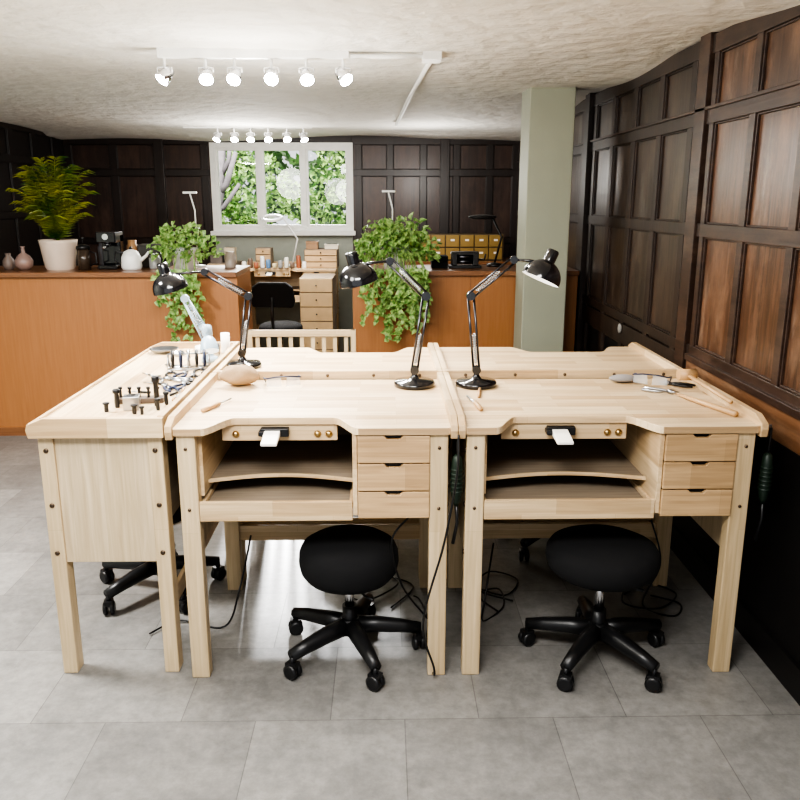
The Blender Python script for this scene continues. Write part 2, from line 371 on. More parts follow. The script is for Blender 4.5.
# ---------------------------------------------------------------- workbenches
HT=.95
def make_bench(loc,w,d,rotz,label,rails='LRB',cut=(.10,.63),cd=.14,drawers=True,detail=True,solid=.44,dw=.25,backm=None):
    root=empty('jewellers_workbench',loc,rotz,label,'workbench','pale wooden jewellers workbenches')
    c0,c1=cut
    pts=[(0,.012),(.012,0)]
    for i in range(9):
        t=i/8;pts.append((c0+.09*t,cd*(3*t*t-2*t**3)))
    for i in range(9):
        t=1-i/8;pts.append((c1-.09*t,cd*(3*t*t-2*t**3)))
    pts+=[(w-.012,0),(w,.012),(w,d),(0,d)]
    M=MB();M.prism(pts,'z',HT-.026,HT);M.obj('worktop',w_top,root,bevel=.002)
    lw,ld=.064,.052
    for x in (.012,w-.012-lw):
        for y in (.014,d-.014-ld):
            L_=MB();L_.box(x,x+lw,y,y+ld,0,HT-.026)
            L_.obj('leg',w_z,root,bevel=.004)
    def side(x0,x1):
        rr=MB()
        rr.prism([(-.004,HT-.038),(-.010,HT-.01),(-.004,HT+.010),(.05,HT+.032),(d,HT+.032),(d,HT-.038)],'x',x0,x1)
        rr.obj('side_rail',w_y,root,bevel=.002)
    if 'L' in rails: side(-.018,.006)
    if 'R' in rails: side(w-.006,w+.018)
    if 'B' in rails:
        R=MB();R.box(0,w,d-.022,d,HT-.03,HT+.036);R.obj('rear_rail',w_x,root,bevel=.003)
    if 'F' in rails:
        R=MB();R.box(0,w,-.008,.004,HT-.026,HT+.010);R.obj('front_rim',w_x,root,bevel=.002)
    for x0,x1 in ((.022,.036),(w-.036,w-.022)):
        S=MB();S.box(x0,x1,.014+ld,d-.014-ld,solid,HT-.026);S.obj('side_panel',w_zy,root,bevel=.002)
    S=MB();S.box(.03,w-.03,d-.045,d-.028,.23,.30);S.obj('stretcher',w_x,root,bevel=.003)
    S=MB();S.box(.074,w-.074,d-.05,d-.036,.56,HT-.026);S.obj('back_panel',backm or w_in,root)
    def bolt(p,dv,r_):
        B=MB();B.lathe([(r_,0),(r_,.003),(r_*.6,.005),(.001,.005)],p,dv,10);B.obj('bolt',boltm,root)
    for xs,sg in ((.012,-1),(w-.012,1)):
        for y in (.04,d-.04):
            for z in (.48,.66,.86): bolt((xs,y,z),(sg,0,0),.009)
    for x in (.043,w-.043):
        for z in (.875,.655): bolt((x,.014,z),(0,-1,0),.006)
    if 'B' in rails:
        for i in range(5):
            x=.08+(w-.16)*i/4;bolt((x,d,HT+.016),(0,1,0),.007)
    xd=w-.074-dw
    if drawers:
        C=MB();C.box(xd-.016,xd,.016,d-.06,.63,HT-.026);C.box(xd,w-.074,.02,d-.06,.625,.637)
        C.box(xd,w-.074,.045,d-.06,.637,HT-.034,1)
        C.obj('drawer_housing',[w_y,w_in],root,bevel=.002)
        hh=(HT-.028-.620)/3
        for i in range(3):
            z0=.620+hh*i+.002;z1=z0+hh-.004;xa=xd+.002;xb=w-.076;xm=(xa+xb)/2
            poly=[(xa,z0),(xb,z0),(xb,z1),(xm+.032,z1),(xm+.022,z1-.012),(xm-.022,z1-.012),(xm-.032,z1),(xa,z1)]
            D=MB();D.prism(poly,'y',.006,.024);D.box(xm-.04,xm+.04,.025,.044,z1-.03,z1-.004,1);D.obj('drawer',[w_draw,blackp],root,bevel=.002)  # black block behind the finger notch stands in for the shade inside it
        if detail:
            x0=.076;x1=xd-.016
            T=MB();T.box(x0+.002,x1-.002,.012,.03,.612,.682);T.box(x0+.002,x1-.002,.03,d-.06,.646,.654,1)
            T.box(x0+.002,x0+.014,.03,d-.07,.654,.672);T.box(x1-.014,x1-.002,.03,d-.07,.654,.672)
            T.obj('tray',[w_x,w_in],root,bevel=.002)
            outer=[];inner=[]
            for i in range(17):
                t=i/16;xx=x0+.002+(x1-x0-.004)*t;yy=.125+.06*math.sin(math.pi*t)
                outer.append((xx,yy));inner.append((xx,yy+.006))
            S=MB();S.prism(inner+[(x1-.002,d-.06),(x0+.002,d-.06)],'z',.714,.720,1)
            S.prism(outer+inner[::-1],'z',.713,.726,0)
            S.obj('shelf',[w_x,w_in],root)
            S=MB();S.box(x0-.0,x0+.012,.06,d-.07,.69,HT-.030);S.obj('cheek_panel',w_y,root)
            ya=cd+.012
            A=MB();A.box(c0+.04,c1-.08,ya,ya+.022,HT-.088,HT-.026);A.obj('apron',w_x,root,bevel=.002)
            for xx in (c0+.09,c1-.15,c1-.11):
                K=MB();K.lathe([(.011,0),(.013,.006),(.006,.014),(.001,.014)],(xx,ya,HT-.062),(0,-1,0),14);K.obj('apron_knob',brass,root)
            xp=(c0+c1)/2-.04
            K=MB();K.box(xp-.045,xp+.055,ya-.03,ya,HT-.066,HT-.036);K.box(xp-.05,xp-.03,ya-.045,ya,HT-.060,HT-.043);K.obj('pin_bracket',blackp,root,bevel=.003)
            K=MB();K.prism([(ya-.03,HT-.064),(ya-.03,HT-.042),(ya-.13,HT-.060),(ya-.13,HT-.070)],'x',xp-.03,xp+.026)
            K.obj('bench_pin',cork,root,bevel=.003)
    return root
Y0=2.59
D1=.755
make_bench((-.722,Y0,0),.948,D1,0,'pale wooden jewellers workbench with bench pin and three drawers','LR')
make_bench((.264,Y0,0),1.016,D1,0,'pale wooden jewellers workbench with mallet on its side rail','LR',cut=(.11,.68))
make_bench((.226,Y0+2*D1+.01,0),.948,D1,math.pi,'pale wooden jewellers workbench facing the window','LRB',detail=False)
make_bench((1.28,Y0+2*D1+.01,0),1.016,D1,math.pi,'pale wooden jewellers workbench facing the window beside the panelling','LRB',detail=False)
make_bench((-1.205,4.10,0),1.47,.452,-math.pi/2,'pale wooden jewellers workbench turned sideways holding hand tools','LRBF',cut=(.45,1.02),cd=0,detail=False)
make_bench((-1.50,8.25,.06),1.0,.6,0,'light wooden workbench below the window crowded with small boxes','B',cut=(.1,.6),detail=True,backm=w_x)

# ---------------------------------------------------------------- counters
def counter(x0,x1,y0,y1,h,label,seams):
    r=empty('bar_counter',((x0+x1)/2,y0,0),0,label,'counter')
    cx=(x0+x1)/2
    M=MB();M.box(x0-cx,x1-cx,.03,y1-y0,0,h-.035)
    M.obj('counter_body',w_orange,r,bevel=.003)
    for s in seams:
        M=MB();M.box(s-cx-.002,s-cx+.002,.028,.031,0.08,h-.035);M.obj('counter_batten',w_orange_top,r)
    M=MB();M.box(x0-cx,x1-cx,.018,.031,0,.06);M.obj('plinth',w_orange_top,r)
    M=MB();M.box(x0-cx-.0,x1-cx+.0,-.01,y1-y0+.02,h-.035,h);M.obj('counter_top',w_orange_top,r,bevel=.004)
counter(-3.38,-1.05,5.72,6.32,1.20,'orange plywood bar counter carrying plants and coffee things',[])
counter(-.235,1.40,5.79,6.35,1.20,'orange plywood bar counter behind the column',[.62,1.3])

r=empty('slatted_gate',(-.51,4.85,0),0,'low pale wooden slatted rail in the counter gap','railing')
M=MB();M.box(-.33,.33,-.015,.02,.885,.925);M.obj('rail',w_x,r,bevel=.003)
M=MB();M.box(-.33,.33,-.015,.02,.12,.16);M.obj('rail',w_x,r,bevel=.003)
for i in range(9):
    x=-.27+.54*i/8;M=MB();M.box(x-.012,x+.012,-.006,.010,.16,.885);M.obj('slat',w_z,r)
for x in (-.33,.30):
    M=MB();M.box(x,x+.03,-.02,.025,0,.925);M.obj('post',w_z,r)

# ---------------------------------------------------------------- stools
def castor(parent,x,y,ang):
    M=MB();c,s_=math.cos(ang),math.sin(ang)
    M.cyl((x,y,.05),(x,y,.085),.010,seg=8)
    for o in (-.014,.014):
        M.lathe([(.02,-.010),(.029,-.006),(.029,.006),(.02,.010)],(x-s_*o,y+c*o,.029),(-s_,c,0),16)
    M.obox((x,y,.052),(.042,.036,.022),Matrix.Rotation(ang,3,'Z'))
    M.obj('castor',blackp,parent)
def stool(loc,rotz,label,seat_r=.185,seat_z=.455,back=False,thick=.10):
    r=empty('work_stool',loc,rotz,label,'stool','black castor work stools')
    R=seat_r;k=thick/.09
    M=MB()
    M.lathe([(0.001,-.082*k),(R*.66,-.080*k),(R*.85,-.071*k),(R*.96,-.054*k),(R,-.030*k),(R*.985,-.006*k),(R*.93,.010*k),(R*.78,.022*k),(R*.4,.029*k),(.001,.031*k)],(0,0,seat_z-.031*k),(0,0,1),40)
    M.obj('seat',black_fab,r)
    M=MB();M.cyl((0,0,.10),(0,0,.20),.028,seg=18);M.obj('column_sleeve',blackp,r)
    M=MB();M.cyl((0,0,.19),(0,0,seat_z-.12*k),.018,seg=18);M.obj('gas_lift',chrome,r)
    M=MB();M.cyl((0,0,seat_z-.122*k),(0,0,seat_z-.105*k),.05,seg=18);M.tube([(0,0,seat_z-.118*k),(.12,.02,seat_z-.125*k),(.17,.03,seat_z-.12*k)],.005);M.obj('seat_mount',blackp,r)
    M=MB();M.lathe([(.03,.085),(.046,.09),(.046,.13),(.036,.15)],(0,0,0),(0,0,1),20)
    for i in range(5):
        Rm=Matrix.Rotation(2*math.pi*i/5,3,'Z')
        pts=[Rm@Vector((t*.27,0,z)) for t,z in ((.08,.118),(.4,.114),(.75,.102),(1,.090))]
        M.tube(pts,[.035,.032,.027,.022],8)
    M.obj('star_base',blackp,r)
    for i in range(5):
        a=2*math.pi*i/5
        castor(r,.265*math.cos(a),.265*math.sin(a),a+1.1*i+.6)
    if back:
        M=MB();M.tube([(0,.1,seat_z-.09),(0,.24,seat_z-.07),(0,.27,seat_z+.1),(0,.25,seat_z+.25)],.014)
        M.obj('back_bar',blackp,r)
        M=MB();z=seat_z-.02
        M.prism([(-.18,z+.18),(.18,z+.18),(.20,z+.24),(.18,z+.36),(.12,z+.40),(-.12,z+.40),(-.18,z+.36),(-.20,z+.24)],'y',.20,.25)
        M.obj('backrest',black_fab,r,bevel=.018)
    return r
stool((-.140,2.77,0),math.radians(-68),'round black padded work stool on five castors under a workbench',seat_z=.480,thick=.138,seat_r=.187)
stool((.80,2.72,0),math.radians(-56),'wide round black padded work stool beneath the workbench by the wall',seat_r=.208,seat_z=.485,thick=.110)
stool((-1.02,3.30,0),math.radians(20),'black work stool pushed under the sideways workbench',seat_z=.47)
stool((-.22,4.42,0),math.radians(40),'black work stool at a workbench facing the window',seat_z=.45)
stool((.85,3.75,0),math.radians(10),'black work stool at a rear workbench near the wall',seat_z=.45)
stool((-.95,7.25,0),math.radians(172),'black office chair with backrest in front of the window workbench',seat_z=.62,back=True,seat_r=.20)

# ---------------------------------------------------------------- desk lamps
def desk_lamp(P0,P1,P2,P3,hd,label,mat=black_gloss,arm=gunmetal,base_r=.085,shade_r=.078):
    P0=Vector(P0)+Vector((0,0,.001));r=empty('desk_lamp',P0,0,label,'lamp','articulated desk lamps')
    q=lambda p:Vector(p)-P0
    p1,p2,p3=q(P1),q(P2),q(P3)
    M=MB();M.lathe([(base_r,0),(base_r,.014),(base_r*.93,.022),(.022,.028),(.012,.045),(.012,.07)],(0,0,0),(0,0,1),36);M.obj('base',mat,r)
    side=Vector((0,1,0))
    def arms(a,b,name):
        M=MB()
        d=(b-a).normalized();n=d.cross(side).normalized()
        for o in (-.012,.012):
            M.tube([a+n*o,b+n*o],.0046,8)
        M.cyl(a-side*.014,a+side*.014,.018,seg=14,m=1);M.cyl(b-side*.012,b+side*.012,.016,seg=14,m=1)
        M.obj(name,[arm,mat],r)
        for s_ in (-.010,.010):
            pts=[]
            for i in range(73):
                t=i/72;an=t*2*math.pi*12
                pts.append(a+d*(.03+.12*t)+side*(s_+.006*math.cos(an))+n*(.006*math.sin(an)))
            M=MB();M.tube(pts,.0017,5);M.obj('spring',steel,r)
    arms(Vector((0,0,.065)),p1,'lower_arm');arms(p1,p2,'upper_arm')
    hd=Vector(hd).normalized()
    M=MB();M.tube([p2,(p2+p3)/2+Vector((0,0,.012)),p3-hd*.02],.006,8);M.cyl(p2-side*.014,p2+side*.014,.014,seg=12);M.obj('head_bracket',mat,r)
    R=shade_r
    M=MB();prof=[(.001,-.075),(.020,-.075),(.024,-.068),(.024,-.03)]
    for i in range(9):
        a=math.radians(18+72*i/8);prof.append((R*math.sin(a),.045-.075*math.cos(a)+.0))
    prof.append((R,.05))
    M.lathe(prof,p3,hd,32,close=False)
    inn=[(R*.98*math.sin(math.radians(18+72*i/8)),.048-.072*math.cos(math.radians(18+72*i/8))) for i in range(9)]+[(R,.05)]
    M.lathe(inn,p3,hd,32,1,close=False)
    M.obj('shade',[mat,white_inside],r)
    M=MB();M.ell(p3+hd*.015,(.022,.022,.025));M.obj('bulb',white_inside,r)
    return r
desk_lamp((.12,3.22,HT),(.165,3.22,1.32),(.02,3.20,1.46),(-.115,3.18,1.425),(.25,.1,-1),'black articulated desk lamp on a round base, head reaching outwards')
desk_lamp((.375,3.22,HT),(.345,3.22,1.32),(.51,3.20,1.465),(.635,3.18,1.435),(-.45,-.1,-1),'black articulated desk lamp on a round base with tilted glossy dome')
desk_lamp((-.655,3.62,HT),(-.615,3.62,1.275),(-.80,3.60,1.385),(-.96,3.57,1.355),(.25,.1,-1),'black articulated desk lamp stretched over the sideways workbench')
desk_lamp((-.83,3.74,HT),(-.93,3.74,1.25),(-.85,3.72,1.12),(-.82,3.68,1.06),(.2,-.5,-1),'pale blue grey articulated lamp with small head, folded',bluegrey,bluegrey,.04,.042)

# ---------------------------------------------------------------- track lights
def track(x0,x1,y,z,heads,label,e):
    r=empty('track_light',((x0+x1)/2,y,z),0,label,'ceiling light','spotlight tracks')
    cx=(x0+x1)/2
    M=MB();M.box(x0-cx,x1-cx,-.018,.018,-.022,0.03);M.obj('track_bar',white_enamel,r,bevel=.003)
    for (hx,dx,dy) in heads:
        M=MB();d=Vector((dx,dy,-1)).normalized();c=Vector((hx-cx,0,-.10))
        M.cyl((hx-cx,0,-.02),(hx-cx,0,-.07),.007,seg=10)
        M.tube([(hx-cx-.035,0,-.085),(hx-cx-.035,0,-.065),(hx-cx,0,-.06),(hx-cx+.035,0,-.065),(hx-cx+.035,0,-.085)],.004,6)
        M.lathe([(.012,-.045),(.026,-.04),(.031,-.01),(.036,.03),(.033,.032)],c,d,20,1,close=False)
        M.lathe([(.001,-.045),(.012,-.045)],c,d,20,1,close=False)
        M.lathe([(.001,.031),(.034,.030)],c,d,20,2,close=False)
        M.obj('spot_head',[white_enamel,chrome,lens],r)
        d2=Vector((dx*.6,dy*.35,-1)).normalized()
        ld=bpy.data.lights.new('spotlight','SPOT');ld.energy=e;ld.spot_size=math.radians(115);ld.spot_blend=.8;ld.shadow_soft_size=.035;ld.color=(1,.97,.92)
        lo=bpy.data.objects.new('spotlight',ld);COL.objects.link(lo);lo.parent=r
        lo.location=c+d*.045;lo.rotation_euler=d2.to_track_quat('-Z','Y').to_euler()
    return r
track(-1.10,-.17,4.2,2.385,[(-1.07,-.7,-.7),(-.87,.2,-1.1),(-.73,-.2,-1.0),(-.55,0,-1.3),(-.38,.2,-1.0),(-.20,.8,-.8)],'white ceiling track with six lit chrome spotlights',40)
track(-1.83,-.66,7.7,2.352,[(-1.52,-.4,-.6),(-1.37,.1,-.8),(-1.22,0,-.8),(-1.06,.1,-.8),(-.89,.2,-.9),(-.74,.4,-.5)],'white ceiling track with small chrome spotlights near the window',40)

# ---------------------------------------------------------------- plants
r=empty('potted_palm',(-2.38,5.98,1.2),0,'bushy green palm in a cream pot on the counter','plant')
M=MB();M.lathe([(.095,0),(.105,.02),(.130,.19),(.135,.215),(.125,.215),(.12,.18)],seg=32,close=False);M.lathe([(.001,0),(.095,0)],seg=32,close=False);M.obj('pot',terracotta,r)
M=MB();M.lathe([(.001,.185),(.121,.18)],seg=24,close=False);M.obj('soil',soil,r)
M=MB()
random.seed(11)
for i in range(74):
    a=random.uniform(0,2*math.pi);reach=random.uniform(.05,.30);hgt=random.uniform(.24,.72)*(1.0-.8*max(0,reach-.12))
    pts=[]
    for k in range(9):
        t=k/8;pts.append(Vector((math.cos(a)*reach*t**1.4,math.sin(a)*reach*t**1.4*.8,.18+hgt*(t*1.25-.40*t**3))))
    M.tube(pts,[.0035*(1-.6*k/8) for k in range(9)],5)
    for k in range(2,9):
        t=(pts[k]-pts[k-1]).normalized();sd=t.cross(Vector((0,0,1)))
        if sd.length<.1: sd=Vector((1,0,0))
        sd.normalize()
        for s_ in(-1,1):
            for h in (0,.5):
                p=pts[k-1].lerp(pts[k],h)
                M.leaf(p,t*.7+sd*s_*.9+Vector((0,0,-.1)),Vector((0,-.5,1)),random.uniform(.07,.11),.017,0,False,.3)
M.obj('fronds',leaf_palm,r)
def pothos(loc,label,n,rx,top,drop,trails,seed):
    random.seed(seed)
    r=empty('trailing_pothos',loc,0,label,'plant')
    M=MB();M.lathe([(.001,0),(.075,0),(.10,.15),(.105,.16),(.09,.16),(.088,.13),(.001,.13)],seg=24,close=False);M.obj('pot',white_enamel,r)
    M=MB()
    for i in range(n):
        a=random.uniform(0,2*math.pi);u=random.uniform(-.3,1);rr=random.uniform(.5,1.15)
        cu=math.sqrt(max(0,1-u*u))
        p=Vector((math.cos(a)*cu*rx*rr,math.sin(a)*cu*.17*rr-.02,.14+u*top*rr))
        if p.z<.02 and p.y>-.2: p.z=.03
        d=Vector((p.x*1.5,p.y*1.5-.1,-.15+random.uniform(-.5,.5)))+Vector((random.uniform(-.4,.4),random.uniform(-.4,.1),0))
        S=random.uniform(.032,.062)
        M.leaf(p,d,Vector((random.uniform(-.9,.9),-.7,.7)),S,S*.8)
    for i in range(trails):
        x=random.uniform(-rx*.85,rx*.85);L_=drop*random.uniform(.35,1)*(1-.45*abs(x)/rx)
        y=random.uniform(-.34,-.22);
        pts=[Vector((x*.4,-.08,.16)),Vector((x*.8,-.2,.12)),Vector((x,y,.02))]
        m=int(L_/.038)+1
        for k in range(1,m+1):
            pts.append(Vector((x+.025*math.sin(k*1.1+i),y+.015*math.cos(k+i),.02-L_*k/m)))
        M.tube(pts,.0028,5)
        for p in pts[2:]:
            for c in range(2):
                S=random.uniform(.030,.058)
                M.leaf(p,(random.uniform(-1,1),random.uniform(-.8,-.1),-.6+random.uniform(-.4,.6)),(random.uniform(-.8,.8),-1,.5),S,S*.8)
    M.obj('foliage',leaf_pothos,r)
pothos((.07,5.95,1.2),'lush green pothos trailing over the counter front',640,.28,.22,.55,32,3)
pothos((-1.45,5.90,1.2),'green pothos with thin vines trailing over the counter end',290,.22,.19,.52,12,5)

# ---------------------------------------------------------------- counter things
def simple(name,label,cat,loc,fn,mats,bevel=0,rotz=0,group=None):
    M=MB();fn(M);return M.obj(name,mats,None,loc,rotz,bevel,label,cat,group)
simple('bud_vase','small brown grey ceramic vase','vase',(-2.74,5.95,1.2),lambda M:M.lathe([(.03,0),(.045,.03),(.04,.07),(.018,.10),(.022,.12)],seg=24),plain('taupe',(.16,.12,.10),.5))
simple('round_vase','round pinkish ceramic bottle vase with thin neck','vase',(-2.62,5.93,1.2),lambda M:M.lathe([(.03,0),(.06,.03),(.065,.065),(.045,.10),(.014,.125),(.012,.16),(.018,.17)],seg=24),plain('rose_clay',(.28,.19,.16),.4))
r=empty('coffee_machine',(-2.03,6.05,1.2),0,'compact black coffee machine with chrome trim','coffee machine')
M=MB();M.box(-.07,.07,-.10,.10,0,.03);M.box(-.07,.07,.02,.10,.03,.25);M.box(-.07,.07,-.09,.10,.19,.27);M.cyl((0,-.05,.19),(0,-.05,.16),.025);M.obj('body',black_gloss,r,bevel=.008)
M=MB();M.cyl((0,-.092,.235),(0,-.097,.235),.022);M.tube([(0,-.06,.165),(0,-.15,.16)],.009);M.obj('chrome_trim',chrome,r)
r=empty('kettle',(-1.85,5.95,1.2),0,'cream enamel kettle with dark handle','kettle')
M=MB();M.lathe([(.065,0),(.075,.02),(.070,.09),(.050,.13),(.02,.145),(.001,.148)],seg=28);M.tube([(.06,0,.06),(.11,0,.10),(.13,0,.13)],[.016,.011,.008]);M.obj('body',white_enamel,r)
M=MB();M.tube([(-.05,0,.12),(-.11,0,.13),(-.12,0,.07),(-.075,0,.03)],.008);M.ell((0,0,.156),(.012,.012,.012));M.obj('handle',blackp,r)
r=empty('french_press',(-2.19,5.94,1.2),0,'glass and black coffee press','coffee press')
M=MB();M.lathe([(.045,.0),(.045,.15)],seg=24);M.obj('beaker',plain('coffee_glass',(.05,.035,.025),.08),r)
M=MB();M.lathe([(.05,.15),(.048,.17),(.02,.185)],seg=24);M.cyl((0,0,.18),(0,0,.22),.003);M.ell((0,0,.225),(.011,.011,.011));M.tube([(.045,0,.13),(.09,0,.12),(.09,0,.05),(.045,0,.03)],.006);M.obj('lid_and_handle',blackp,r)
for i,(x,y,c,h) in enumerate(((-2.13,6.20,(.1,.1,.11),.19),(-1.92,6.22,(.35,.2,.1),.20),(-1.70,6.02,(.3,.3,.29),.10),(-1.16,6.1,(.35,.3,.26),.12))):
    simple('storage_jar','lidded jar among coffee things on the counter','jar',(x,y,1.2),lambda M,h=h:M.lathe([(.04,0),(.042,.01),(.042,h*.8),(.032,h*.85),(.034,h),(.001,h)],seg=20),plain('jar_%d'%i,c,.3),group='jars on the counter')
simple('storage_box','dark lidded box on the coffee counter','box',(-1.75,6.22,1.2),lambda M:(M.box(-.11,.11,-.07,.07,0,.17),M.box(-.115,.115,-.075,.075,.15,.165)),plain('dark_box',(.04,.035,.03),.5),.004)
for (x,y,z0,z1,lab) in ((-1.42,6.18,1.2,1.74,'slim white led lamp among the counter plants'),(.06,6.22,1.2,1.75,'slim white led lamp behind the trailing plant')):
    r=empty('led_lamp',(x,y,z0),0,lab,'lamp','slim white lamps')
    M=MB();M.lathe([(.06,0),(.06,.012),(.01,.02)],seg=20);M.obj('base',white_enamel,r)
    M=MB();M.tube([(0,0,.01),(0,0,z1-z0-.12),(-.03,0,z1-z0)],.006);M.obj('pole',white_enamel,r)
    M=MB();M.box(-.08,.02,-.02,.02,z1-z0,z1-z0+.016);M.obj('head',white_enamel,r,bevel=.004)
r=empty('back_counter',(.58,8.3,0),0,'dark cupboard counter below the panelling','counter')
M=MB();M.box(-.80,.83,0,.62,0,1.05);M.obj('body',w_dark_xs,r);M=MB();M.box(-.81,.84,-.02,.63,1.05,1.08);M.obj('top',w_orange_top,r)
r=empty('drawer_cabinet',(.78,8.45,1.08),0,'small parts cabinet with rows of ochre drawers','cabinet')
M=MB();M.box(-.46,.46,.02,.25,0,.27);M.obj('cabinet_body',plain('cabinet_wood',(.10,.07,.035),.5),r)
for j in range(2):
    for i in range(6):
        x=-.45+.15*i
        M=MB();M.box(x+.006,x+.144,0,.2,.012+.13*j,.13+.13*j);M.box(x+.055,x+.095,-.004,0,.07+.13*j,.09+.13*j,1);M.obj('drawer',[yellow,cork],r,bevel=.003)
r=empty('rolling_mill',(.60,6.08,1.2),0,'black hand cranked rolling mill on the counter','rolling mill')
M=MB();M.box(-.12,.12,-.07,.07,0,.02);M.box(-.10,-.06,-.05,.05,.02,.11);M.box(.06,.10,-.05,.05,.02,.11);M.box(-.1,.1,-.045,.045,.095,.12);M.obj('frame',blackp,r,bevel=.004)
M=MB();M.cyl((-.07,0,.045),(.07,0,.045),.018);M.cyl((-.07,0,.08),(.07,0,.08),.018);M.tube([(.1,0,.06),(.15,0,.06),(.15,-.05,.10)],.007);M.obj('rollers',gunmetal,r)
r=empty('desk_magnifier_lamp',(.84,6.20,1.2),0,'black jointed lamp arm with flat dark head','lamp')
M=MB();M.lathe([(.06,0),(.06,.02),(.012,.03)],seg=20);M.obj('base',blackp,r)
M=MB();M.tube([(0,0,.02),(.05,0,.22),(-.02,0,.36)],.008);M.obj('arm',blackp,r)
M=MB();M.ell((-.10,0,.37),(.11,.05,.018));M.obj('head',blackp,r)
simple('black_case','black zipped tool case','case',(.42,6.10,1.2),lambda M:(M.box(-.07,.05,-.08,.08,0,.09),M.tube([(-.04,-.08,.05),(-.03,-.10,.06),(.02,-.10,.06),(.03,-.08,.05)],.006)),black_fab,.015)
def chest(loc,w,d,h,n,label,m=w_draw):
    r=empty('small_drawer_chest',loc,0,label,'drawers')
    M=MB();M.box(-w/2,w/2,.01,d,0,h);M.obj('chest_body',w_in,r,bevel=.002)
    for i in range(n):
        z0=h*i/n+.006;z1=h*(i+1)/n-.004
        M=MB();M.box(-w/2+.008,w/2-.008,-.004,.012,z0,z1);D=M.obj('drawer',m,r,bevel=.002)
        k=MB();k.ell((0,-.01,(z0+z1)/2),(.008,.008,.008));k.obj('knob',blackp,D)
    return r
chest((-.66,8.35,1.011),.34,.3,.19,3,'small wooden drawer chest on the window workbench')
chest((-1.26,8.42,1.011),.16,.2,.20,3,'miniature wooden cabinet on the window workbench')
chest((-.66,7.7,0),.32,.5,.97,7,'tall narrow light wooden chest of seven drawers',m=plain('light_drawer',(.62,.45,.25),.5))
chest((-1.68,8.3,0),.28,.5,1.06,4,'pale wooden drawer unit by the window')
for i in range(11):
    x=-1.45+.062*i;h=[.07,.10,.06,.12,.09,.05,.08,.11,.06,.13,.07,.05][i]
    c=[(.7,.68,.6),(.15,.1,.07),(.3,.1,.05),(.75,.75,.75),(.1,.2,.35),(.6,.5,.3),(.25,.25,.25)][i%7]
    simple('small_pot','little pot of workshop supplies on the window bench','pot',(x,8.385 if i%2 else 8.36,1.011) ,lambda M,h=h:M.lathe([(.020,0),(.024,.01),(.024,h*.85),(.018,h),(.001,h)],seg=14),plain('supply_%d'%i,c,.4),group='pots of workshop supplies')
for i,(x,y,z,w_,h,c) in enumerate(((-1.60,8.45,1.06,.10,.16,(.5,.42,.3)),(-1.74,8.45,1.06,.12,.10,(.12,.10,.09)),(-.55,8.45,1.202,.14,.05,(.6,.55,.45)),(-.75,8.45,1.202,.12,.08,(.3,.18,.1)))):
    simple('supply_box','small box of workshop supplies near the window','box',(x,y,z),lambda M,w_=w_,h=h:(M.box(-w_/2,w_/2,-.06,.06,0,h),M.box(-w_/2-.003,w_/2+.003,-.063,.063,h*.75,h)),plain('box_%d'%i,c,.6),.003,group='supply boxes')
r=empty('magnifier_lamp',(-.98,8.6,1.011),0,'white magnifier lamp with round head on a jointed arm','lamp')
M=MB();M.lathe([(.06,0),(.06,.02),(.01,.03)],seg=20);M.obj('base',white_enamel,r)
M=MB();M.tube([(0,0,.02),(.06,0,.28),(.06,0,.29),(-.08,0,.50)],.008);M.obj('arm',white_enamel,r)
M=MB();M.lathe([(.11,-.012),(.12,0),(.11,.012),(.085,.012),(.085,-.012),(.11,-.012)],(-.20,-.02,.50),(0,-.25,1),28,close=False);M.lathe([(.001,0),(.086,0)],(-.20,-.02,.50),(0,-.25,1),28,1,close=False);M.tube([(-.09,0,.5),(-.08,0,.5)],.012);M.obj('head',[white_enamel,clearp],r)

# ---------------------------------------------------------------- hand tools
def pliers(loc,rotz,label,hm):
    r=empty('pliers',(loc[0],loc[1],loc[2]+.001),rotz,label,'pliers','hand pliers on the workbench')
    M=MB();
    for s_ in(-1,1):
        M.tube([(s_*.003,.03,.008),(s_*.006,.005,.008),(-s_*.004,-.01,.008)],[.003,.006,.007],8)
    M.cyl((0,0,.001),(0,0,.016),.011,seg=14);M.obj('jaws',steel,r)
    for s_ in(-1,1):
        M=MB();M.tube([(s_*.004,-.012,.008),(s_*.018,-.04,.008),(s_*.022,-.07,.008),(s_*.016,-.11,.008)],[.004,.0055,.006,.005],8);M.obj('handle',hm,r)
PL=((-.95,3.48,.3),(-.88,3.46,-.1),(-.83,3.40,.3),(-.92,3.34,1.2),(-.99,3.62,.9),(-.83,3.24,-.2),(-.86,3.30,.9),(-.97,3.36,.2),(-.90,3.20,.6),(-.83,3.55,.1))
for i,(x,y,a) in enumerate(PL):
    pliers((x,y,HT),a,'small steel pliers with dark grips on the sideways workbench',[blackp,navy,blackp,steel,steel,navy,blackp,steel,navy,blackp][i])
r=empty('plier_rack',(-.89,3.575,HT+.001),math.radians(10),'metal wire rack holding upright pliers','tool rack')
M=MB();M.tube([(-.09,-.03,.005),(.09,-.03,.005),(.09,.03,.005),(-.09,.03,.005),(-.09,-.03,.005)],.004)
for x in(-.09,.09):
    M.tube([(x,-.03,.005),(x,0,.07),(x,.03,.005)],.004)
M.tube([(-.09,0,.07),(.09,0,.07)],.004);M.obj('wire_frame',steel,r)
for i in range(5):
    x=-.07+.035*i
    M=MB();M.tube([(x,0,.075),(x,.0,.085)],.008,8);M.tube([(x,-.004,.085),(x-.002,-.02,.05),(x,-.024,.012)],.005,8,1);M.tube([(x,.004,.085),(x+.002,.02,.05),(x,.024,.012)],.005,8,1);M.obj('hanging_pliers',[steel,[blackp,navy,steel,blackp,navy][i]],r)
random.seed(5)
